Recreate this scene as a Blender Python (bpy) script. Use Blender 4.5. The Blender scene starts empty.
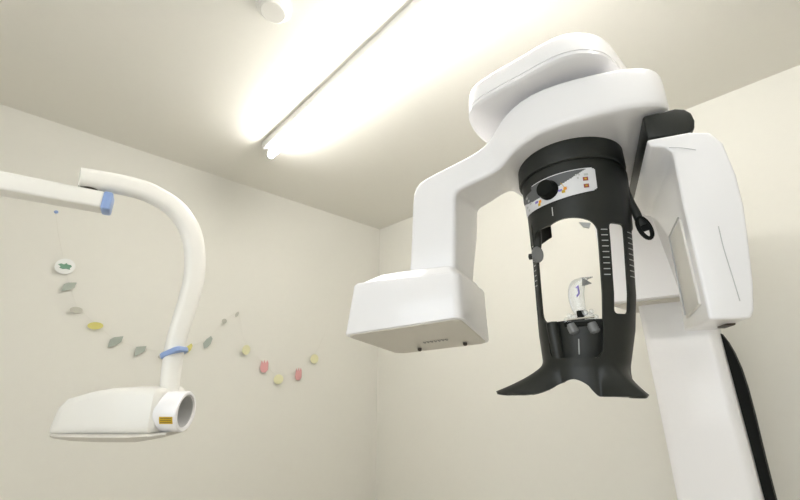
import bpy, bmesh, math, random
from mathutils import Vector, Matrix, Euler
random.seed(4)
R = math.radians
SC = bpy.context.scene
COL = SC.collection

# ---------------------------------------------------------------- camera
cam_d = bpy.data.cameras.new('camera'); cam = bpy.data.objects.new('camera', cam_d); COL.objects.link(cam)
cam_d.sensor_width = 36.0; cam_d.lens = 36.0 * 378.0 / 800.0; cam_d.clip_start = 0.02
cam.location = (0, 0, 1.25); cam.rotation_euler = (R(90 + 17.9), 0, R(46 - 90))
SC.camera = cam
# ---------------------------------------------------------------- world and exposure
w = bpy.data.worlds.new('world'); SC.world = w; w.use_nodes = True
w.node_tree.nodes['Background'].inputs[0].default_value = (1.0, 0.97, 0.92, 1)
w.node_tree.nodes['Background'].inputs[1].default_value = 0.3
SC.view_settings.view_transform = 'Standard'; SC.view_settings.look = 'None'
SC.view_settings.gamma = 1; SC.view_settings.use_curve_mapping = False
SC.view_settings.exposure = 0.63
LAMP = 27.5
FILL = 2.1  # glow strength of the added fill window

# ---------------------------------------------------------------- materials
def mat(name, col, rough=0.5, metal=0.0, coat=0.0, emit=None, alpha=None, trans=0.0, bump=0.0, bscale=200.0, spec=0.5, var=0.0):
    m = bpy.data.materials.new(name); m.use_nodes = True
    nt = m.node_tree; b = nt.nodes['Principled BSDF']
    b.inputs['Base Color'].default_value = (*col, 1); b.inputs['Roughness'].default_value = rough
    b.inputs['Metallic'].default_value = metal; b.inputs['Coat Weight'].default_value = coat
    b.inputs['Coat Roughness'].default_value = 0.08
    b.inputs['Specular IOR Level'].default_value = spec
    b.inputs['Transmission Weight'].default_value = trans
    if alpha is not None: b.inputs['Alpha'].default_value = alpha
    if emit: b.inputs['Emission Color'].default_value = (*emit[0], 1); b.inputs['Emission Strength'].default_value = emit[1]
    tc = nt.nodes.new('ShaderNodeTexCoord')
    if var:
        n = nt.nodes.new('ShaderNodeTexNoise'); n.inputs['Scale'].default_value = bscale * 0.1
        nt.links.new(tc.outputs['Object'], n.inputs['Vector'])
        mx = nt.nodes.new('ShaderNodeMix'); mx.data_type = 'RGBA'
        mx.inputs['A'].default_value = (*[c * (1 - var) for c in col], 1)
        mx.inputs['B'].default_value = (*[min(1, c * (1 + var)) for c in col], 1)
        nt.links.new(n.outputs['Fac'], mx.inputs['Factor']); nt.links.new(mx.outputs['Result'], b.inputs['Base Color'])
    if bump:
        n = nt.nodes.new('ShaderNodeTexNoise'); n.inputs['Scale'].default_value = bscale; n.inputs['Detail'].default_value = 3
        nt.links.new(tc.outputs['Object'], n.inputs['Vector'])
        bp = nt.nodes.new('ShaderNodeBump'); bp.inputs['Strength'].default_value = bump; bp.inputs['Distance'].default_value = 0.002
        nt.links.new(n.outputs['Fac'], bp.inputs['Height']); nt.links.new(bp.outputs['Normal'], b.inputs['Normal'])
    return m
M = dict(
    wall=mat('cream_wallpaper', (0.84, 0.822, 0.758), 0.85, bump=0.25, bscale=350, spec=0.2, var=0.01),
    ceil=mat('cream_ceiling', (0.85, 0.828, 0.762), 0.85, bump=0.25, bscale=300, spec=0.2, var=0.01),
    floor=mat('pale_floor', (0.66, 0.62, 0.54), 0.5, bump=0.1, bscale=60, var=0.05),
    white=mat('glossy_white_plastic', (0.93, 0.92, 0.935), 0.28, coat=0.35, var=0.004),
    warm=mat('warm_white_plastic', (0.87, 0.85, 0.80), 0.35, coat=0.2, var=0.004),
    grey=mat('grey_plastic_and_shade', (0.70, 0.67, 0.61), 0.45, var=0.01),  # grey parts; also carries painted shade on the tube head's lower cover
    window=mat('pale_beige_panel', (0.80, 0.775, 0.72), 0.4),
    letter=mat('mid_grey_lettering', (0.30, 0.29, 0.27), 0.6),
    seam=mat('grey_seam', (0.55, 0.55, 0.55), 0.6),
    black=mat('satin_black_plastic', (0.017, 0.019, 0.0165), 0.42, spec=0.4, bump=0.08, bscale=900, var=0.05),
    gloss=mat('deep_black_plastic', (0.006, 0.007, 0.006), 0.6, spec=0.15),
    dark=mat('dark_grey_panel', (0.11, 0.115, 0.12), 0.4),
    sticker=mat('white_sticker', (0.78, 0.78, 0.80), 0.4),
    tick=mat('light_grey_marks', (0.55, 0.56, 0.55), 0.5),
    blue=mat('blue_plastic', (0.27, 0.38, 0.66), 0.35, var=0.03),
    yellow=mat('amber_label', (0.62, 0.40, 0.02), 0.5),
    orange=mat('orange_mark', (0.85, 0.33, 0.02), 0.5),
    red=mat('dark_red_mark', (0.32, 0.06, 0.05), 0.5),
    purple=mat('violet_mark', (0.25, 0.2, 0.6), 0.5),
    chrome=mat('chrome', (0.75, 0.75, 0.75), 0.18, metal=1.0),
    acryl=mat('clear_acrylic', (0.92, 0.94, 0.95), 0.05, trans=0.85),
    glass=mat('smoky_acrylic', (0.35, 0.36, 0.36), 0.1, trans=0.5),
    brown=mat('brown_dark', (0.05, 0.035, 0.025), 0.5),
    tube=mat('lit_fluorescent_tube', (0.9, 0.9, 0.88), 0.4, emit=((1.0, 0.98, 0.94), LAMP)),
    fill_glow=mat('added_fill_glow', (0.8, 0.8, 0.8), 0.5, emit=((0.88, 0.94, 1.0), FILL)),  # glow of the added pane, fill light from behind the camera
    fix=mat('white_enamel', (0.80, 0.79, 0.76), 0.35),
    p_grey=mat('grey_green_card', (0.43, 0.47, 0.42), 0.8, var=0.05),
    p_pale=mat('pale_grey_card', (0.56, 0.55, 0.48), 0.8, var=0.05),
    p_yel=mat('yellow_card', (0.72, 0.66, 0.22), 0.8, var=0.05),
    p_cream=mat('cream_yellow_card', (0.83, 0.80, 0.52), 0.8, var=0.05),
    p_pink=mat('pink_card', (0.80, 0.42, 0.42), 0.8, var=0.05),
    p_green=mat('green_paint', (0.20, 0.38, 0.27), 0.7, var=0.1),
    p_white=mat('white_card', (0.92, 0.92, 0.90), 0.7),
    string=mat('pale_string', (0.78, 0.76, 0.69), 0.8),
)

# ---------------------------------------------------------------- helpers
CX, CY = 0.892, 0.303                       # axis the scanning arm turns about
_ex = Vector((math.cos(R(-70)), math.sin(R(-70)), 0)); _ey = Vector((-_ex.y, _ex.x, 0))
def L(x, y, z):                             # arm's own axes -> room
    return Vector((CX, CY, 0)) + _ex * x + _ey * y + Vector((0, 0, z))
W = lambda x, y, z: Vector((x, y, z))
def bake(o, angle=32):
    """apply modifiers, shade smooth with sharp creases"""
    dg = bpy.context.evaluated_depsgraph_get(); dg.update()
    me = bpy.data.meshes.new_from_object(o.evaluated_get(dg)); me.name = o.name
    mats = [m for m in o.data.materials]
    o.modifiers.clear(); o.data = me
    if not me.materials:
        for m in mats: me.materials.append(m)
    bm = bmesh.new(); bm.from_mesh(me)
    for f in bm.faces: f.smooth = True
    for e in bm.edges:
        e.smooth = not (len(e.link_faces) == 2 and e.calc_face_angle(0) > R(angle))
    bm.to_mesh(me); bm.free()
def obj(name, bm, m, parent=None, bevel=0, seg=3, subsurf=0, solid=0, angle=32, recalc=True):
    if recalc: bmesh.ops.recalc_face_normals(bm, faces=bm.faces)
    me = bpy.data.meshes.new(name); bm.to_mesh(me); bm.free(); me.materials.append(m)
    o = bpy.data.objects.new(name, me); COL.objects.link(o)
    if solid:
        s = o.modifiers.new('s', 'SOLIDIFY'); s.thickness = solid; s.offset = -1
    if subsurf:
        s = o.modifiers.new('ss', 'SUBSURF'); s.levels = subsurf; s.render_levels = subsurf
    if bevel:
        b = o.modifiers.new('b', 'BEVEL'); b.width = bevel; b.segments = seg; b.limit_method = 'ANGLE'; b.angle_limit = R(28)
    bake(o, angle)
    if parent:
        o.parent = parent
        o.matrix_parent_inverse = world(parent).inverted()
    return o
def world(o):
    m = o.matrix_basis.copy()
    if o.parent: m = world(o.parent) @ o.matrix_parent_inverse @ m
    return m
def tag(o, label, cat, group=None):
    o['label'] = label; o['category'] = cat
    if group: o['group'] = group
    return o
def thing(name, label, cat, loc, group=None):
    o = bpy.data.objects.new(name, None); COL.objects.link(o); o.location = loc; o.empty_display_size = 0.05
    return tag(o, label, cat, group)
def box(bm, F, x0, x1, y0, y1, z0, z1):
    v = [bm.verts.new(F(x, y, z)) for x in (x0, x1) for y in (y0, y1) for z in (z0, z1)]
    for q in ((0, 1, 3, 2), (4, 6, 7, 5), (0, 4, 5, 1), (2, 3, 7, 6), (0, 2, 6, 4), (1, 5, 7, 3)):
        bm.faces.new([v[i] for i in q])
def bxo(name, F, d, m, parent=None, **k):
    bm = bmesh.new(); box(bm, F, *d); return obj(name, bm, m, parent, **k)
def skin_rings(bm, rings, cap=True, closed=False):
    vs = [[bm.verts.new(p) for p in r] for r in rings]
    n = len(vs[0])
    pairs = list(zip(vs, vs[1:])) + ([(vs[-1], vs[0])] if closed else [])
    for a, b in pairs:
        for i in range(n):
            bm.faces.new((a[i], a[(i + 1) % n], b[(i + 1) % n], b[i]))
    if cap and not closed:
        bm.faces.new(vs[0][::-1]); bm.faces.new(vs[-1])
    return vs
def prism(bm, pts0, pts1):
    skin_rings(bm, [pts0, pts1])
def rrect(hx, hy, r, n=5):
    out = []
    r = min(r, hx * 0.999, hy * 0.999)
    for cx, cy, a0 in ((hx - r, hy - r, 0), (-hx + r, hy - r, 90), (-hx + r, -hy + r, 180), (hx - r, -hy + r, 270)):
        for k in range(n + 1):
            a = R(a0 + 90 * k / n); out.append((cx + r * math.cos(a), cy + r * math.sin(a)))
    return out
def catmull(P, n=8):
    P = [Vector(p) for p in P]; Q = [P[0] * 2 - P[1]] + P + [P[-1] * 2 - P[-2]]; out = []
    for i in range(1, len(Q) - 2):
        for k in range(n):
            t = k / n; a, b, c, d = Q[i - 1:i + 3]
            out.append(0.5 * ((2 * b) + (c - a) * t + (2 * a - 5 * b + 4 * c - d) * t * t + (3 * b - a - 3 * c + d) * t ** 3))
    out.append(P[-1]); return out
def tube(bm, path, rad, n=12, ell=None):
    """round tube; rad a number or list; ell = (side axis, side factor)"""
    m = len(path); up0 = None; rings = []
    for i, p in enumerate(path):
        t = (path[min(i + 1, m - 1)] - path[max(i - 1, 0)]).normalized()
        if up0 is None:
            up0 = t.orthogonal().normalized() if ell is None else Vector(ell[0])
        a = (up0 - t * up0.dot(t)).normalized(); up0 = a if ell is None else up0
        b = t.cross(a); r = rad[i] if isinstance(rad, (list, tuple)) else rad
        f = ell[1] if ell else 1
        rings.append([p + a * (r * f * math.cos(2 * math.pi * k / n)) + b * (r * math.sin(2 * math.pi * k / n)) for k in range(n)])
    skin_rings(bm, rings)
def tubeo(name, path, rad, m, parent=None, n=12, ell=None, **k):
    bm = bmesh.new(); tube(bm, path, rad, n, ell); return obj(name, bm, m, parent, **k)
def lathe(bm, prof, c, ax, n=40):
    """prof = [(radius, along)]; open ends with radius 0 collapse"""
    ax = Vector(ax).normalized(); a = ax.orthogonal().normalized(); b = ax.cross(a); c = Vector(c); prev = None
    for r, h in prof:
        if r < 1e-6: ring = [bm.verts.new(c + ax * h)]
        else: ring = [bm.verts.new(c + ax * h + (a * math.cos(2 * math.pi * k / n) + b * math.sin(2 * math.pi * k / n)) * r) for k in range(n)]
        if prev:
            for k in range(n):
                q = [prev[k % len(prev)], prev[(k + 1) % len(prev)], ring[(k + 1) % len(ring)], ring[k % len(ring)]]
                u = []
                for v in q:
                    if v not in u: u.append(v)
                if len(u) > 2: bm.faces.new(u)
        prev = ring
def latheo(name, prof, c, ax, m, parent=None, n=40, **k):
    bm = bmesh.new(); lathe(bm, prof, c, ax, n); return obj(name, bm, m, parent, **k)
def struct(name, d, m):
    o = bxo(name, W, d, m); o['kind'] = 'structure'; return o

# ---------------------------------------------------------------- the room
RX0, RX1, RY0, RY1, H = -1.3, 2.129, -1.7, 2.47, 2.5
struct('floor', (RX0 - .1, RX1 + .1, RY0 - .1, RY1 + .1, -0.1, 0), M['floor'])
struct('ceiling', (RX0 - .1, RX1 + .1, RY0 - .1, RY1 + .1, H, H + 0.1), M['ceil'])
struct('wall_left', (RX0, RX1, RY1, RY1 + 0.1, 0, H), M['wall'])
struct('wall_right', (RX1, RX1 + 0.1, RY0 - .1, RY1 + .1, 0, H), M['wall'])
struct('wall_back', (RX0 - .1, RX0, RY0 - .1, RY1 + .1, 0, H), M['wall'])
struct('wall_near', (RX0, RX1, RY0 - 0.1, RY0, 0, H), M['wall'])

# glowing window added out of view behind the camera to brighten the machine fronts
fr = struct('added_fill_window', (RX0 - .02, RX0 + .02, -.80, .90, .80, 2.10), M['fix'])
pane = bxo('fill_pane', W, (RX0 + .02, RX0 + .024, -.75, .85, .85, 2.05), M['fill_glow'], fr)
bxo('fill_mullion', W, (RX0 + .02, RX0 + .035, +.03, .07, .85, 2.05), M['fix'], fr)
# ---------------------------------------------------------------- ceiling lamp
def strip_lamp(x, ya, yb, label):
    lamp = thing('ceiling_lamp', label, 'lamp', (x, (ya + yb) / 2, H))
    bm = bmesh.new()
    pr = ((x - .046, 2.5), (x - .042, 2.466), (x - .034, 2.458), (x + .034, 2.458), (x + .042, 2.466), (x + .046, 2.5))
    prism(bm, [W(a, yb, z) for a, z in pr], [W(a, ya, z) for a, z in pr])
    obj('lamp_base', bm, M['fix'], lamp, bevel=0.002)
    for y in (yb - .025, ya + .025):
        bxo('lamp_holder', W, (x - .016, x + .016, y - .012, y + .012, 2.400, 2.460), M['fix'], lamp, bevel=0.004)
    hl = (yb - ya) / 2 - .03
    latheo('fluorescent_tube', [(0, -hl), (.014, -hl), (.018, -hl + .005), (.018, hl - .005), (.014, hl), (0, hl)],
           (x, (ya + yb) / 2, 2.418), (0, 1, 0), M['tube'], lamp, n=20)
strip_lamp(.773, -.60, 1.89, 'long white strip lamp with a glowing fluorescent tube on the ceiling')

# ---------------------------------------------------------------- ceiling detector
det = thing('smoke_detector', 'small round white smoke detector on the ceiling beside the lamp', 'smoke detector', (.385, 1.05, H))
latheo('detector_base', [(0, 0), (.062, 0), (.062, .008), (.057, .013), (0, .013)], (.385, 1.05, H), (0, 0, -1), M['warm'], det)
bm = bmesh.new(); lathe(bm, [(0, .012), (.054, .012), (.054, .017), (.050, .023), (.046, .024), (.045, .029), (.041, .032), (0, .033)], (.385, 1.05, H), (0, 0, -1))
obj('detector_cap', bm, M['warm'], det)
latheo('indicator_light', [(0, 0), (.003, 0), (.003, .003), (0, .004)], (.425, 1.075, H - .014), (0, 0, -1), M['seam'], det, n=12)

# ================================================================ PANORAMIC MACHINE
mach = thing('panoramic_xray_machine', 'large white panoramic dental x-ray machine with a black hanging head frame, right of centre', 'x-ray machine', (1.8, .29, 0))

# column
bm = bmesh.new()
def colring(z, y0, y1, x0=1.60, x1=1.72, r=.03):
    return [W((x0 + x1) / 2 + a, (y0 + y1) / 2 + b, z) for a, b in rrect((x1 - x0) / 2, (y1 - y0) / 2, r, 6)]
skin_rings(bm, [colring(0, .178, .392), colring(1.0, .178, .392), colring(1.40, .182, .396), colring(1.60, .184, .398)])
colm = obj('column', bm, M['white'], mach)
# black shell bulging on the column's flank
bm = bmesh.new()
prof = [(.0, .150), (.6, .150), (.85, .1535), (1.0, .1525), (1.12, .1500), (1.20, .1500), (1.26, .1530), (1.31, .160), (1.345, .169), (1.372, .180)]
rings = []
for z, y in prof:
    rings.append([W(1.655, .182, z), W(1.655, y + .002, z), W(1.657, y, z), W(1.700, y, z), W(1.704, .182, z)])
skin_rings(bm, rings)
obj('side_shell', bm, M['gloss'], colm)['label'] = 'black side shell of the column'
bxo('column_foot', W, (1.55, 2.05, .05, .52, 0, .035), M['white'], mach, bevel=.012)
bm = bmesh.new(); box(bm, W, 1.71, 2.128, .24, .34, 0, 1.40); obj('wall_bracket', bm, M['white'], mach, bevel=.004)
# carriage that rides on the column
bm = bmesh.new()
skin_rings(bm, [[W(1.66 + a, .2975 + b, z) for a, b in rrect(hx, hy, .03, 6)] for z, hx, hy in ((1.4875, .155, .1695), (1.492, .16, .1725), (1.86, .16, .1725), (1.90, .158, .170))])
car = obj('carriage', bm, M['white'], mach)
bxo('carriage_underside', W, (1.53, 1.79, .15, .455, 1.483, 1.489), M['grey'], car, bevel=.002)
# fixed overhead arm
bm = bmesh.new()
def oh(z, ins):
    pts = [(1.80, .47), (1.2, .49), (.95, .505), (.829, .503), (.775, .497), (.72, .480), (.685, .456), (.670, .425), (.667, .385), (.671, .309), (.673, .251), (.680, .215), (.698, .184), (.730, .159), (.77, .147), (.84, .142), (1.2, .13), (1.80, .12)]
    c = Vector((1.25, .30))
    P = catmull([(x, y, 0) for x, y in pts], 4)
    out = []
    for i, p in enumerate(P):
        t = (P[min(i + 1, len(P) - 1)] - P[max(0, i - 1)]).normalized(); nrm = Vector((-t.y, t.x, 0))
        q = p + nrm * ins
        out.append(W(q.x, q.y, z))
    return out
skin_rings(bm, [oh(1.8735, .012), oh(1.874, .0035), oh(1.8765, 0), oh(1.8835, 0), oh(1.8840, .0022), oh(1.8860, .0022), oh(1.8865, 0), oh(1.925, .002), oh(1.936, .005), oh(1.944, .012), oh(1.948, .022)])
oha = obj('overhead_arm', bm, M['white'], mach, angle=35)
bm = bmesh.new()
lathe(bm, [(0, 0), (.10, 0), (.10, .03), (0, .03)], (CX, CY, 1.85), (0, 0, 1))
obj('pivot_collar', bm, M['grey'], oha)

# rotating arm: slab over the head frame, neck and hanging post, one swept body
secs = [((.194, 1.815), (.194, 1.770), -.09, .10), ((.192, 1.832), (.192, 1.754), -.125, .13), ((.180, 1.841), (.180, 1.748), -.155, .155),
        ((.150, 1.845), (.150, 1.747), -.176, .172), ((.10, 1.848), (.10, 1.747), -.186, .18), ((.03, 1.852), (.03, 1.747), -.190, .18),
        ((-.04, 1.855), (-.04, 1.747), -.184, .175), ((-.09, 1.855), (-.085, 1.745), -.165, .165), ((-.13, 1.848), (-.12, 1.741), -.138, .15),
        ((-.158, 1.835), (-.14, 1.735), -.112, .135), ((-.18, 1.815), (-.16, 1.727), -.095, .125), ((-.21, 1.798), (-.19, 1.718), -.088, .118),
        ((-.27, 1.782), (-.240, 1.706), -.085, .145), ((-.34, 1.764), (-.266, 1.700), -.083, .150), ((-.388, 1.748), (-.278, 1.693), -.082, .152),
        ((-.403, 1.722), (-.281, 1.678), -.081, .150), ((-.407, 1.66), (-.282, 1.64), -.080, .140), ((-.412, 1.56), (-.286, 1.56), -.079, .105),
        ((-.417, 1.50), (-.290, 1.50), -.078, .088), ((-.418, 1.478), (-.291, 1.478), -.078, .085), ((-.418, 1.47), (-.291, 1.47), -.078, .085)]
bm = bmesh.new(); rings = []
for (ox, oz), (ix, iz), y0, y1 in secs:
    o2, i2 = Vector((ox, oz)), Vector((ix, iz)); c = (o2 + i2) / 2; h = (o2 - i2) / 2; hl = h.length; hd = h.normalized()
    ring = []
    for a, b in rrect(hl, (y1 - y0) / 2, .013, 4):
        q = c + hd * a
        k = (.042 if -.30 < ix < -.15 and iz > 1.65 else 0) * (hl - a) / (2 * hl) * max(0, b / ((y1 - y0) / 2) + .3) / 1.3
        ring.append(L(q.x, (y0 + y1) / 2 + b, q.y + k))
    rings.append(ring)
skin_rings(bm, rings)
arm = obj('rotating_arm', bm, M['white'], mach, subsurf=1, angle=60)

# x-ray source head
ZB = lambda x, y: 1.367 + .085 * (x + .26) - .150 * (y + .123)
bm = bmesh.new(); rings = []
def hring(zf, ins, sh=0, r=.022):
    x0, x1, y0, y1 = -.582 + ins + sh * 3.0, -.267 - ins, -.124 + ins, .138 - ins
    out = []
    for a, b in rrect((x1 - x0) / 2, (y1 - y0) / 2, r, 6):
        x, y = (x0 + x1) / 2 + a, (y0 + y1) / 2 + b
        if y > .06 and x < -.50: x += (y - .06) * .5
        out.append(L(x, y, zf(x, y)))
    return out
skin_rings(bm, [hring(lambda x, y: ZB(x, y), .004), hring(lambda x, y: ZB(x, y) + .001, .001), hring(lambda x, y: ZB(x, y) + .005, 0),
                hring(lambda x, y: 1.466, .003, .005), hring(lambda x, y: 1.472, .006, .006), hring(lambda x, y: 1.474, .012, .008),
                hring(lambda x, y: 1.490, .020, .02), hring(lambda x, y: 1.496, .030, .03)])
head = obj('xray_head', bm, M['white'], mach, angle=40)
bm = bmesh.new(); rings = []
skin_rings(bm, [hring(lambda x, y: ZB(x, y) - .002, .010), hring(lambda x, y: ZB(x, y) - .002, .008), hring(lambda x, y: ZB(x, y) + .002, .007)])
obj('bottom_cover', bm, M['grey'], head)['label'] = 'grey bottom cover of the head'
for x, y in ((-.46, .088), (-.325, .088)):
    z = ZB(x, y) - .004
    latheo('screw', [(0, 0), (.006, 0), (.006, .006), (.003, .009), (0, .009)], L(x, y, z + .001), (0, 0, -1), M['brown'], head, n=14)
bm = bmesh.new()                                # small raised grey lettering strokes
for i in range(7):
    x = -.422 + i * .0105; y = .03
    for (dx0, dy0, dx1, dy1) in ((0, -.006, 0, .008), (0, .008, .006, -.004)):
        P0 = L(x + dx0, y + dy0, ZB(x, y + dy0) - .0045); P1 = L(x + dx1, y + dy1, ZB(x, y + dy1) - .0045)
        tube(bm, [P0, P1], .0011, 6)
obj('raised_lettering', bm, M['letter'], head)

# sensor head on the right
prof = [(.134, 1.684), (.203, 1.681), (.232, 1.672), (.246, 1.645), (.251, 1.58), (.249, 1.52), (.243, 1.468), (.233, 1.39), (.224, 1.345), (.218, 1.332),
        (.163, 1.332), (.1645, 1.40), (.166, 1.53), (.168, 1.60), (.170, 1.645), (.160, 1.660), (.138, 1.668)]
def yback(z):
    P = [(1.33, .05), (1.50, .02), (1.53, .01), (1.60, .09), (1.65, .20), (1.69, .25)]
    for (a, b), (c, d) in zip(P, P[1:]):
        if z <= c: return b + (d - b) * max(0, (z - a)) / (c - a)
    return .25
bm = bmesh.new()
fr = [L(x, -.155 + .016 * max(0, (1.66 - z)) , z) for x, z in prof]
md = [L(x, (yback(z) - .15) / 2, z) for x, z in prof]
bk = [L(x + (.0 if x > .2 else .0), yback(z), z) for x, z in prof]
skin_rings(bm, [fr, md, bk])
sens = obj('sensor_head', bm, M['white'], mach, bevel=.005, seg=4, angle=50)
# raised sensor window
bm = bmesh.new()
P = [(-.125, 1.362), (-.008, 1.352), (-.010, 1.520), (-.118, 1.524)]
def xin(z): return .1632 + (z - 1.332) / (1.60 - 1.332) * .0048
def fat(off): return [L(xin(z) - off, y, z) for y, z in P]
prism(bm, fat(-.004), fat(.004))
sw = obj('sensor_window', bm, M['window'], sens, bevel=.0015)
sw['label'] = 'beige flat sensor window'
bm = bmesh.new()
e = [(-.013, 1.358), (-.015, 1.523), (-.120, 1.527)]
tube(bm, [L(xin(z) - .005, y, z) for y, z in e], .0015, 8)
obj('window_edge', bm, M['seam'], sens)
def yfr(z): return -.155 + .016 * max(0, (1.66 - z)) - .0004
bm = bmesh.new(); tube(bm, catmull([L(.2075, yfr(1.49), 1.49), L(.2065, yfr(1.45), 1.45), L(.208, yfr(1.40), 1.40), L(.209, yfr(1.36), 1.36)], 4), .0007, 6)
obj('seam_line', bm, M['seam'], sens)
bm = bmesh.new(); tube(bm, catmull([L(.166, yfr(1.655), 1.657), L(.185, yfr(1.65), 1.651), L(.205, yfr(1.64), 1.641)], 4), .0007, 6)
obj('seam_line', bm, M['seam'], sens)
bxo('latch', L, (.202, .216, -.08, -.02, 1.3285, 1.336), M['brown'], sens, bevel=.003)
# black bracket joining sensor head to the arm
bm = bmesh.new()
bp = [(.137, 1.688), (.203, 1.682), (.213, 1.688), (.2165, 1.705), (.2145, 1.722), (.206, 1.734), (.192, 1.740), (.139, 1.740), (.137, 1.736)]
prism(bm, [L(x, -.152, z) for x, z in bp], [L(x, .25, z) for x, z in bp])
br = obj('mounting_bracket', bm, M['black'], mach, bevel=.004, angle=40)
br['label'] = 'black mounting bracket above the sensor head'

# ---- black head frame hanging from the arm
RT = [(1.26, .086), (1.33, .097), (1.4, .103), (1.5, .107), (1.62, .113), (1.66, .115), (1.75, .118)]
OT = [(1.25, -.035), (1.33, -.025), (1.40, -.018), (1.5, -.011), (1.62, -.005), (1.75, -.003)]
def itp(z, T):
    if z <= T[0][0]: return T[0][1]
    for (a, b), (c, d) in zip(T, T[1:]):
        if z <= c:
            t = (z - a) / (c - a); return b + (d - b) * t
    return T[-1][1]
FC = -104.0                                     # direction the frame faces
def S(th, z, dr=0.0):
    """th in degrees from the frame's front"""
    r = itp(z, RT) + dr
    if z < 1.275:
        k = min(1.0, (1.275 - z) / .066)
        d = abs(th) - 50
        f = max(0.0, 1 - abs(d) / ((21.0 if th > 0 else 32.0) if d < 0 else 32.0))
        f = f * f * (3 - 2 * f) * .6 + f * .4
        r += (.118 if th < 0 else .073) * f * k ** 1.6
    a = R(FC + th)
    return L(itp(z, OT) + r * math.cos(a), r * math.sin(a), z)
K = .105 * math.pi / 180
def sd_rr(s, z, s0, s1, z0, z1, r):
    qx = abs(s - (s0 + s1) / 2) - (s1 - s0) / 2 + r; qz = abs(z - (z0 + z1) / 2) - (z1 - z0) / 2 + r
    return math.hypot(max(qx, 0), max(qz, 0)) + min(max(qx, qz), 0) - r
def zbot(th):
    a = min(1, max(0, (th + 2) / 29.0 if th > -2 else (-th - 2) / 34.0)); a = a ** 1.9 if a < .6 else 1 - (1 - a) ** 1.35 * (1 - .6 ** 1.9) / (.4 ** 1.35)
    return 1.2365 - .031 * a + .006 * min(1, max(0, (abs(th) - 32) / 18))
def sdf(th, z):
    s = th * K; a = abs(s)
    if z > 1.535: hw = 128 * K - max(0, 1.60 - z) * .45
    else: hw = 86 * K
    hw = (86 + 42 * min(1, max(0, (z - 1.54) / .05))) * K
    d = max(a - hw, zbot(th) - z, z - 1.684)
    top = 1.566 - .020 * min(1, abs(th / 33)) ** 2
    wid = 34 * K
    d = max(d, -sd_rr(s, z, -wid, wid, 1.276, top, .016))          # large window and the recess below it
    d = max(d, -sd_rr(s, z, -46 * K, 20 * K, 1.352, 1.560, .022))
    if th > 0: d = max(d, -sd_rr(s, z, 46.5 * K, 69 * K, 1.360, 1.547, .009))
    else: d = max(d, -sd_rr(s, z, -76 * K, -55 * K, 1.360, 1.547, .009))   # side slots
    return d
bm = bmesh.new()
nt, nz = 176, 139
t0, t1, z0, z1 = -132.0, 132.0, 1.200, 1.688
G = {}
def gv(i, j):
    if (i, j) not in G:
        th = t0 + (t1 - t0) * i / nt; z = z0 + (z1 - z0) * j / nz
        G[(i, j)] = [th, z, None]
    return G[(i, j)]
cells = []
for i in range(nt):
    for j in range(nz):
        th = t0 + (t1 - t0) * (i + .5) / nt; z = z0 + (z1 - z0) * (j + .5) / nz
        if sdf(th, z) < 0: cells.append((i, j))
cs = set(cells)
for i, j in cells:
    for a, b in ((i, j), (i + 1, j), (i + 1, j + 1), (i, j + 1)):
        gv(a, b)
for (i, j), g in G.items():
    full = all((a, b) in cs for a, b in ((i, j), (i - 1, j), (i, j - 1), (i - 1, j - 1)))
    if not full:
        for _ in range(4):
            d = sdf(g[0], g[1]); e = .0004
            gs = (sdf(g[0] + e / K, g[1]) - sdf(g[0] - e / K, g[1])) / (2 * e); gz = (sdf(g[0], g[1] + e) - sdf(g[0], g[1] - e)) / (2 * e)
            n2 = gs * gs + gz * gz
            if n2 < .05: break
            st = max(-.004, min(.004, d)) / n2
            g[0] -= gs * st / K; g[1] -= gz * st
    g[2] = bm.verts.new(S(g[0], g[1]))
for i, j in cells:
    bm.faces.new([G[k][2] for k in ((i, j), (i + 1, j), (i + 1, j + 1), (i, j + 1))])
frame = obj('head_frame', bm, M['black'], mach, solid=.006, angle=55)
frame['label'] = 'black curved head frame with two pointed feet'
# collar at the top
def cring(r, z): return [L(itp(z, OT) - .0055 + r * math.cos(2 * math.pi * k / 72), r * math.sin(2 * math.pi * k / 72), z) for k in range(72)]
bm = bmesh.new()
skin_rings(bm, [cring(r, z) for r, z in ((.107, 1.752), (.107, 1.702), (.110, 1.698), (.118, 1.697), (.1205, 1.699), (.1215, 1.704), (.1205, 1.752))], closed=True)
obj('collar', bm, M['black'], frame, angle=40)
bm = bmesh.new()
skin_rings(bm, [cring(r, z) for r, z in ((.108, 1.705), (.108, 1.66), (.1135, 1.66), (.1145, 1.705))], closed=True)
obj('neck_ring', bm, M['black'], frame, angle=40)
# patches lying on the shell
def patch(bm, inside, ta, tb, za, zb, off, n=60, m=16, skew=None):
    """grid of cells on the shell, kept where inside(u, v)"""
    V = {}
    def p(i, j):
        if (i, j) not in V:
            u, v = i / n, j / m; th = ta + (tb - ta) * u
            lo, hi = skew(u) if skew else (za, zb)
            V[(i, j)] = bm.verts.new(S(th, lo + (hi - lo) * v, off))
        return V[(i, j)]
    for i in range(n):
        for j in range(m):
            if inside((i + .5) / n, (j + .5) / m):
                bm.faces.new([p(i, j), p(i + 1, j), p(i + 1, j + 1), p(i, j + 1)])
pan = lambda u: (1.6125 + .006 * u - .006 * math.sin(math.pi * u), 1.671)
def pin(u, v):
    x, y = u * 130, v * 40                       # rounded corners
    return sd_rr(x, y, 0, 130, 0, 40, 7) < 0
bm = bmesh.new(); patch(bm, pin, -64, 36.5, 0, 0, .0012, 100, 24, pan)
panel = obj('control_panel', bm, M['sticker'], frame, solid=.0012)
panel['label'] = 'white curved control panel sticker'
bm = bmesh.new()
patch(bm, lambda u, v: pin(u, v) and v > .36 + .58 * ((u - .36) / .54) ** 2 and u < .93 and v < .97, -64, 36.5, 0, 0, .0018, 120, 30, pan)
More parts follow.
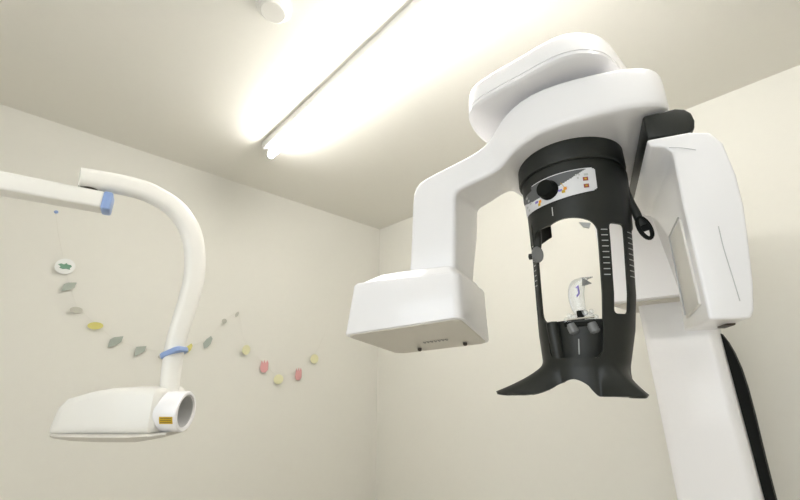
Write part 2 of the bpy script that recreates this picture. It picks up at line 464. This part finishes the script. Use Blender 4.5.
obj('panel_print', bm, M['dark'], frame, solid=.0008)['label'] = 'dark grey printed field'
def mark(name, ta, tb, za, zb, m, off=.0026, th=.0008):
    bm = bmesh.new(); patch(bm, lambda u, v: True, ta, tb, za, zb, off, 4, 2); return obj(name, bm, M[m], frame, solid=th)
for z in (1.6455, 1.6295):
    mark('panel_button', 23.5, 28.5, z - .0042, z + .0042, 'red'); mark('button_symbol', 25, 27, z - .0018, z + .0018, 'yellow', .0032)
for ta, z, c in ((3.5, 1.6315, 'orange'), (1.5, 1.6255, 'yellow'), (-27, 1.622, 'orange'), (-28.5, 1.616, 'yellow')):
    mark('panel_arrow', ta, ta + 3.4, z - .003, z + .0035, c)
mark('panel_arrow', -2, 2.2, 1.6275, 1.6325, 'purple', .0022); mark('panel_arrow', -33, -28.4, 1.6225, 1.6275, 'purple', .0022)
bm = bmesh.new(); tube(bm, [S(1.5, 1.647, .003), S(5, 1.634, .003)], .0006, 6); obj('panel_line', bm, M['yellow'], frame)
for ta, z in ((16.5, 1.655), (19.5, 1.655), (18, 1.648)):
    mark('panel_symbol', ta, ta + 1.6, z, z + .004, 'tick')
for ta, z in ((-52, 1.650), (-48, 1.640), (-54, 1.628), (-44, 1.630), (25, 1.653), (-50, 1.617)):
    mark('panel_symbol', ta, ta + 4, z, z + .005, 'tick', .0020)
# dial
dc = S(-12.5, 1.6395, 0); dn = (dc - L(itp(1.64, OT), 0, 1.6395)).normalized(); dn.z = 0
latheo('dial', [(0, 0), (.0225, 0), (.0225, .005), (.0205, .008), (.0195, .020), (.0175, .022), (0, .0225)], dc, dn, M['gloss'], frame, n=36)
# centre mark and scales
mark('centre_mark', -11.6, -10.7, 1.578, 1.598, 'tick', .0012)
def scale_marks(ta, tb):
    bm = bmesh.new()
    for i in range(9):
        z = 1.5315 - i * .0118
        patch(bm, lambda u, v: True, ta, tb, z - .0009, z + .0009, .0012, 4, 1)
    obj('scale_marks', bm, M['tick'], frame, solid=.0006)
scale_marks(36.5, 43.5); scale_marks(71.5, 83); scale_marks(-53.5, -48); scale_marks(-84, -78)
# recessed panel below the window, with its slot line
bm = bmesh.new()
def rec(th, z, d): return S(th, z, -d)
rings = []
for z in (1.268, 1.352):
    ring = [rec(th, z, .016) for th in range(-38, 39, 4)] + [rec(th, z, .022) for th in range(38, -39, -4)]
    rings.append(ring)
skin_rings(bm, rings); obj('recess_panel', bm, M['black'], frame, angle=50)
bm = bmesh.new(); tube(bm, [rec(5.5, 1.314, .0152), rec(5.5, 1.284, .0152)], .0012, 8); obj('recess_line', bm, M['tick'], frame)
bm = bmesh.new()                                 # rounded pillar at the left of the recess
lathe(bm, [(0, 0), (.0125, 0), (.0125, .078), (.010, .083), (0, .084)], rec(-28, 1.270, .014), (-.15, 0, 1), 20); obj('recess_pillar', bm, M['black'], frame)
bm = bmesh.new()                                 # lower ledge
skin_rings(bm, [[rec(th, z, d) for z, d in ((1.270, .0), (1.277, .0), (1.277, .017), (1.270, .017))] for th in range(-34, 35, 2)])
obj('recess_ledge', bm, M['black'], frame)
# bite block and chin rest
C0 = lambda x, y, z: L(x, y, z)
bm = bmesh.new()
P = catmull([L(-.028, -.06, 1.365), L(-.032, -.06, 1.385), L(-.031, -.06, 1.415), L(-.022, -.06, 1.436), L(-.008, -.06, 1.442)], 5)
rings = []
for i, p in enumerate(P):
    hw = .012 + .004 * math.sin(i / len(P) * 3)
    rings.append([p + _ex * a + _ey * b for a, b in rrect(hw, .006, .004, 3)])
skin_rings(bm, rings); bite = obj('bite_block', bm, M['acryl'], mach, angle=50); bite['label'] = 'clear acrylic bite block on the chin rest'
bm = bmesh.new(); prism(bm, [L(-.016, -.058, 1.444), L(.001, -.066, 1.428), L(-.018, -.066, 1.424)], [L(-.016, -.052, 1.444), L(.001, -.060, 1.428), L(-.018, -.060, 1.424)])
obj('flap', bm, M['glass'], bite)
bm = bmesh.new(); tube(bm, [L(-.030, -.069, 1.420), L(-.026, -.069, 1.425), L(-.026, -.069, 1.408), L(-.031, -.069, 1.402)], .0018, 6)
obj('blue_print', bm, M['purple'], bite)
chin = bxo('chin_rest', L, (-.062, -.004, -.085, -.045, 1.338, 1.348), M['gloss'], mach, bevel=.003); chin['label'] = 'dark chin rest with clear and chrome knobs'
bxo('support_stem', L, (-.036, -.022, -.075, -.060, 1.345, 1.372), M['gloss'], chin, bevel=.003)
for x, z, r in ((-.055, 1.352, .007), (-.042, 1.358, .006), (-.012, 1.358, .008), (-.050, 1.362, .005), (-.002, 1.356, .006), (-.020, 1.366, .006), (-.008, 1.368, .005)):
    latheo('clear_knob', [(0, -r), (r, -r * .8), (r, r * .8), (0, r)], L(x, -.074, z), _ey, M['acryl'], chin, n=16)
for x, z, r in ((-.050, 1.334, .010), (-.012, 1.334, .010)):
    latheo('knob', [(0, 0), (r, 0), (r * 1.05, .010), (r, .018), (r * .5, .022), (0, .022)], L(x, -.078, z + .010), (0, -.35, -1), M['glass'], chin, n=24)
tubeo('chrome_pin', [L(-.056, -.085, 1.352), L(-.004, -.085, 1.356)], .0022, M['chrome'], chin, n=8)
# temple supports
bm = bmesh.new()
rings = []
for i, (x, y, z, hw) in enumerate(((-.098, -.045, 1.600, .013), (-.098, -.045, 1.56, .013), (-.099, -.047, 1.53, .011), (-.101, -.05, 1.505, .008))):
    rings.append([L(x + a, y + b, z) for a, b in rrect(hw * .85, .008, .005, 3)])
skin_rings(bm, rings); ts = obj('temple_arm', bm, M['black'], frame, subsurf=1, angle=60)
bm = bmesh.new()
lathe(bm, [(0, -.006), (.010, -.006), (.013, -.002), (.013, .004), (.010, .008), (0, .009)], L(-.101, -.052, 1.508), _ex * .35 + _ey * -1, 24)
for v in bm.verts: v.co.z = 1.508 + (v.co.z - 1.508) * 1.5
obj('temple_pad', bm, M['glass'], frame)['label'] = 'grey temple pad'
latheo('pad_knob', [(0, 0), (.007, 0), (.007, .008), (0, .010)], L(-.112, -.05, 1.506), -_ex, M['black'], frame, n=16)
bm = bmesh.new()
tube(bm, catmull([L(.096, -.02, 1.672), L(.0985, -.02, 1.640), L(.104, -.022, 1.612), L(.110, -.024, 1.588), L(.113, -.026, 1.568), L(.118, -.028, 1.550)], 5),
     [.012 - .0035 * min(1, i / 12) for i in range(26)], 12)
obj('adjusting_lever', bm, M['black'], frame)
bm = bmesh.new()
ctr = L(.1195, -.030, 1.545); d = (L(.131, -.03, 1.526) - L(.118, -.03, 1.575)).normalized(); sd = d.cross(_ey).normalized()
path = [ctr + d * (.025 * math.cos(2 * math.pi * k / 24)) + sd * (.0100 * math.sin(2 * math.pi * k / 24)) for k in range(24)]
rings = []
for k in range(24):
    t = (path[(k + 1) % 24] - path[k - 1]).normalized(); b = t.cross(_ey)
    rings.append([path[k] + _ey * (.006 * math.cos(a)) + b * (.0042 * math.sin(a)) for a in [2 * math.pi * q / 10 for q in range(10)]])
skin_rings(bm, rings, closed=True); obj('lever_loop', bm, M['gloss'], frame)
bxo('lever_window', lambda a, b, c: ctr + d * a + _ey * b + sd * c, (-.018, .007, -.0035, .0035, -.008, .008), M['gloss'], frame)
# small tab inside the window's upper right corner
bm = bmesh.new(); prism(bm, [S(16, 1.556, -.012), S(29, 1.551, -.012), S(27, 1.541, -.012), S(20, 1.545, -.012)], [S(16, 1.556, -.018), S(29, 1.551, -.018), S(27, 1.541, -.018), S(20, 1.545, -.018)])
obj('window_tab', bm, M['tick'], frame)

# ================================================================ INTRAORAL X-RAY UNIT (left)
unit = thing('wall_xray_unit', 'white dental x-ray tube head hanging from a curved arm at the left', 'x-ray machine', (-1.28, 1.4, 1.68))
A0, A1 = Vector((-1.27, 1.432)), Vector((.072, 1.176)); ad = (A1 - A0).normalized(); an = Vector((-ad.y, ad.x)); AL = (A1 - A0).length
AF = lambda s, n, z: W(A0.x + ad.x * s + an.x * n, A0.y + ad.y * s + an.y * n, z)
bxo('wall_plate', W, (-1.3, -1.262, 1.33, 1.53, 1.56, 1.80), M['warm'], unit, bevel=.012)
bxo('support_arm', AF, (0, AL - .006, 0, .055, 1.654, 1.700), M['warm'], unit, bevel=.007, seg=4)
ec = bxo('end_cap', AF, (AL - .009, AL + .012, -.001, .056, 1.652, 1.7015), M['blue'], unit, bevel=.006, seg=3); ec['label'] = 'blue end cap'
latheo('swivel_joint', [(0, 0), (.021, 0), (.021, .012), (0, .012)], AF(AL - .045, .028, 1.699), (0, 0, 1), M['brown'], unit)
# curved tube; it hangs in its own upright plane and the tube head is aligned across the room diagonal
tp = [(.010, 1.200, 1.7275), (.05, 1.2, 1.733), (.084, 1.2, 1.737), (.129, 1.2, 1.740), (.172, 1.2, 1.735), (.231, 1.2, 1.712), (.279, 1.2, 1.662), (.305, 1.2, 1.597), (.316, 1.2, 1.520),
      (.3125, 1.2, 1.450), (.304, 1.2, 1.380), (.299, 1.2, 1.321), (.300, 1.2, 1.255), (.304, 1.2, 1.195)]
path = catmull(tp, 6)
rad = []
for i in range(len(path)):
    t = i / (len(path) - 1); rad.append(.0245 + .004 * math.sin(math.pi * t) - .003 * t)
bm = bmesh.new()
rings = []
for i, p in enumerate(path):
    t = (path[min(i + 1, len(path) - 1)] - path[max(i - 1, 0)]).normalized(); a = Vector((0, 1, 0)); b = t.cross(a)
    rings.append([p + a * u * 1.0 + b * v for u, v in rrect(.023, rad[i], .017, 5)])
skin_rings(bm, rings)
obj('curved_tube', bm, M['warm'], unit, angle=60)
# clamp round the tube
sd2 = Vector((.719, -.695, 0)); fd = Vector((.695, .719, 0))
cc = Vector((.300, 1.2, 1.300))
cl_ax = (sd2 * .95 + Vector((0, 0, .36)) - fd * .25).normalized(); cl_up = cl_ax.cross(fd).normalized()
bm = bmesh.new()
rings = []
for z, q in ((-.007, .002), (-.005, 0), (.005, 0), (.007, .002)):
    rings.append([cc + cl_ax * a + fd * b + cl_up * z for a, b in rrect(.031 - q, .031 - q, .012, 5)])
skin_rings(bm, rings); o = obj('blue_clamp', bm, M['blue'], unit, angle=40); o['label'] = 'blue clamp round the tube'
# tube head, axes: u across (camera's right), v away, z up
U0 = Vector((.719, -.695, 0)); V0 = Vector((.695, .719, 0))
F = lambda u, v, z: U0 * u + V0 * v + Vector((0, 0, z))
def loft_u(secs, n=6):
    """secs: (u, v0, v1, z0, z1, r)"""
    bm = bmesh.new(); rings = []
    for u, v0, v1, z_0, z_1, r in secs:
        rings.append([F(u, (v0 + v1) / 2 + a, (z_0 + z_1) / 2 + b) for a, b in rrect((v1 - v0) / 2, (z_1 - z_0) / 2, r, n)])
    skin_rings(bm, rings); return bm
th = obj('tube_head', loft_u([(-.866, 1.03, 1.10, 1.106, 1.112, .003), (-.858, 1.015, 1.115, 1.106, 1.130, .010), (-.84, 1.003, 1.130, 1.106, 1.172, .014),
                        (-.825, 1.0, 1.135, 1.106, 1.188, .016), (-.77, 1.0, 1.14, 1.106, 1.204, .018), (-.72, 1.0, 1.14, 1.106, 1.212, .018), (-.632, 1.0, 1.14, 1.106, 1.213, .018), (-.612, 1.003, 1.14, 1.106, 1.211, .018), (-.602, 1.012, 1.135, 1.108, 1.203, .018),
                        (-.600, 1.02, 1.13, 1.106, 1.196, .018)]), M['warm'], unit, angle=30)
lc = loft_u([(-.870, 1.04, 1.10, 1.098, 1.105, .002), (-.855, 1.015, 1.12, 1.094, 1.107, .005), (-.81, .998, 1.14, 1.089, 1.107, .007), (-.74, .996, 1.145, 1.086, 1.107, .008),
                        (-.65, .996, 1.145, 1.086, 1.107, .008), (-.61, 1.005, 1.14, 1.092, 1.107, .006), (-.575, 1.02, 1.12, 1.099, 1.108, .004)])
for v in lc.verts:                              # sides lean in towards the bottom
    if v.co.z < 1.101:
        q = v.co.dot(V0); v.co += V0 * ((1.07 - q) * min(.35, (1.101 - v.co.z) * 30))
o = obj('lower_cover', lc, M['grey'], th, angle=30)  # its grey stands in for the shadow under the tube head
o['label'] = 'lower cover with shade painted in as grey'
cz = 1.154; cv = 1.055
bm = bmesh.new()
lathe(bm, [(.030, .03), (.047, .045), (.0485, .050), (.0485, .118), (.046, .121), (.040, .121), (.0385, .118), (.036, .06), (0, .058)], F(-.672, cv, cz), U0, 48)
cone = obj('beam_cylinder', bm, M['white'], unit, angle=35, recalc=True)
latheo('inner_lining', [(0, .062), (.036, .062), (.0375, .117), (.036, .117), (.035, .064), (0, .064)], F(-.672, cv, cz), U0, M['seam'], cone, n=40)
latheo('aperture', [(0, 0), (.009, 0), (.009, .006), (0, .008)], F(-.610, cv + .006, cz - .018), U0, M['brown'], cone, n=20)
# amber label wrapped on the cylinder
bm = bmesh.new(); rings = []
for k in range(9):
    a = R(-194 - 14 - k * 2.6 + 28)
    pass
for uu in (-.591, -.558):
    ring = []
    for k in range(9):
        a = R(180 + 10 + k * 2.6)
        ring.append(F(uu, cv + .0489 * math.cos(a), cz + .0489 * math.sin(a)))
    for k in range(8, -1, -1):
        a = R(180 + 10 + k * 2.6)
        ring.append(F(uu, cv + .0482 * math.cos(a), cz + .0482 * math.sin(a)))
    rings.append(ring)
skin_rings(bm, rings); o = obj('warning_label', bm, M['yellow'], cone); o['label'] = 'amber label'
bm = bmesh.new()
for a_ in (194.5, 200, 205.5):
    a = R(a_); tube(bm, [F(-.588, cv + .0491 * math.cos(a), cz + .0491 * math.sin(a)), F(-.561, cv + .0491 * math.cos(a), cz + .0491 * math.sin(a))], .0005, 5)
obj('label_lines', bm, M['brown'], cone)

# ================================================================ WALL DECORATIONS
YW = RY1
def shape_pts(kind, r):
    if kind == 'round': return [(r * math.cos(2 * math.pi * k / 24), r * math.sin(2 * math.pi * k / 24)) for k in range(24)]
    if kind == 'leaf': return [(r * x, r * y) for x, y in ((-.9, -1), (-.8, .35), (-.3, .75), (1.0, 1.0), (.85, .0), (.3, -.5))]
    if kind == 'drop': return [(r * x, r * y) for x, y in ((-.5, -1.1), (-.75, -.2), (-.3, .55), (.35, 1.1), (.65, .6), (.45, -.3), (0, -.9))]
    if kind == 'tulip': return [(r * x, r * y) for x, y in ((-.6, 1.0), (-.75, -.4), (-.45, -1.0), (.3, -1.1), (.75, -.6), (.7, .6), (.45, 1.05), (.2, .5), (-.05, 1.1), (-.25, .5))]
    if kind == 'flag': return [(r * x, r * y) for x, y in ((-.8, -1.1), (-.85, .75), (.95, 1.0), (.8, -.05))]
    if kind == 'oval': return [(1.1 * r * math.cos(2 * math.pi * k / 20), .62 * r * math.sin(2 * math.pi * k / 20)) for k in range(20)]
def card(name, x, z, kind, r, m, parent, yaw=0, gap=.020, th=.0015, dy=0):
    bm = bmesh.new(); c, s = math.cos(R(yaw)), math.sin(R(yaw)); pts = shape_pts(kind, r)
    prism(bm, [W(x + a * c, YW - gap + a * s * 1 + dy, z + b) for a, b in pts], [W(x + a * c, YW - gap + th + a * s + dy, z + b) for a, b in pts])
    return obj(name, bm, M[m], parent, angle=30)
def pushpin(x, z, m, label, name='push_pin'):
    t = thing(name, label, 'push pin', (x, YW, z))
    latheo('pin_head', [(0, .003), (.004, .003), (.004, .006), (.0075, .008), (.0085, .012), (.006, .017), (0, .018)], (x, YW, z), (0, -1, 0), M[m], t, n=18)
    latheo('pin_needle', [(0, .0), (.0006, .0), (.0006, .004), (0, .004)], (x, YW, z), (0, -1, 0), M['chrome'], t, n=8)
    return t
pushpin(-.028, 2.016, 'blue', 'tiny blue push pin in the left wall below the white support arm')
orn = thing('round_ornament', 'round white ornament with a green print hanging on the left wall', 'ornament', (.062, YW, 1.749))
card('disc', .062, 1.749, 'round', .039, 'p_white', orn, th=.004, gap=.016)
bm = bmesh.new()
pr = [(a_ * .85, b_ * .85) for a_, b_ in [(-.033, .006), (-.02, .014), (-.008, .010), (.002, .020), (.010, .012), (.024, .012), (.030, .002), (.022, -.006), (.026, -.016), (.006, -.014), (-.008, -.018), (-.024, -.012), (-.020, -.003)]]
prism(bm, [W(.062 + a, YW - .0168, 1.749 + b) for a, b in pr], [W(.062 + a, YW - .0158, 1.749 + b) for a, b in pr])
obj('green_print', bm, M['p_green'], orn)['label'] = 'green leaf-like print'
tubeo('string', [W(-.028, YW - .010, 2.010), W(-.002, YW - .009, 1.92), W(.045, YW - .010, 1.795)], .0008, M['string'], orn, n=6)

gar = thing('paper_garland', 'paper garland of grey and yellow cut-outs swooping across the left wall behind the curved tube', 'garland', (.45, YW, 1.36))
gp = [(.075, 1.700), (.094, 1.652), (.147, 1.544), (.233, 1.472), (.326, 1.398), (.447, 1.357), (.565, 1.345), (.671, 1.370), (.781, 1.421), (.857, 1.546), (.929, 1.603)]
tubeo('string', [W(x, YW - .010, z + .012) for x, z in gp], .0007, M['string'], gar, n=6)
for x, z, k, r, m, n, yaw in ((.096, 1.650, 'leaf', .030, 'p_grey', 'grey_leaf', 12), (.147, 1.542, 'oval', .027, 'p_pale', 'pale_leaf', 15), (.236, 1.472, 'oval', .033, 'p_yel', 'yellow_leaf', -12),
                        (.332, 1.398, 'leaf', .034, 'p_grey', 'grey_leaf', -20), (.449, 1.357, 'flag', .030, 'p_grey', 'grey_flag', 12), (.560, 1.33, 'oval', .026, 'p_pale', 'pale_leaf', 10),
                        (.683, 1.379, 'drop', .030, 'p_yel', 'yellow_leaf', 0), (.781, 1.419, 'drop', .038, 'p_grey', 'grey_leaf', -25), (.857, 1.55, 'round', .017, 'p_pale', 'pale_flower', 0), (.929, 1.60, 'drop', .018, 'p_pale', 'pale_leaf', -40)):
    card(n, x, z, k, r * .88, m, gar, yaw)
gar2 = thing('paper_garland', 'paper garland of pink and cream cut-outs on the left wall nearest the corner', 'garland', (1.26, YW, 1.2))
gp = [(.945, 1.59), (1.015, 1.400), (1.146, 1.300), (1.253, 1.215), (1.397, 1.250), (1.515, 1.350), (1.60, 1.52)]
tubeo('string', catmull([W(x, YW - .010, z + .012) for x, z in gp], 4), .0006, M['string'], gar2, n=6)
for x, z, k, r, m, n, yaw in ((1.015, 1.384, 'round', .034, 'p_cream', 'cream_flower', 18), (1.146, 1.286, 'tulip', .040, 'p_pink', 'pink_tulip', 0), (1.253, 1.205, 'round', .034, 'p_cream', 'cream_flower', -15),
                        (1.397, 1.237, 'tulip', .042, 'p_pink', 'pink_tulip', 12), (1.515, 1.340, 'round', .036, 'p_cream', 'cream_flower', 0)):
    card(n, x, z, k, r * .9, m, gar2, yaw)
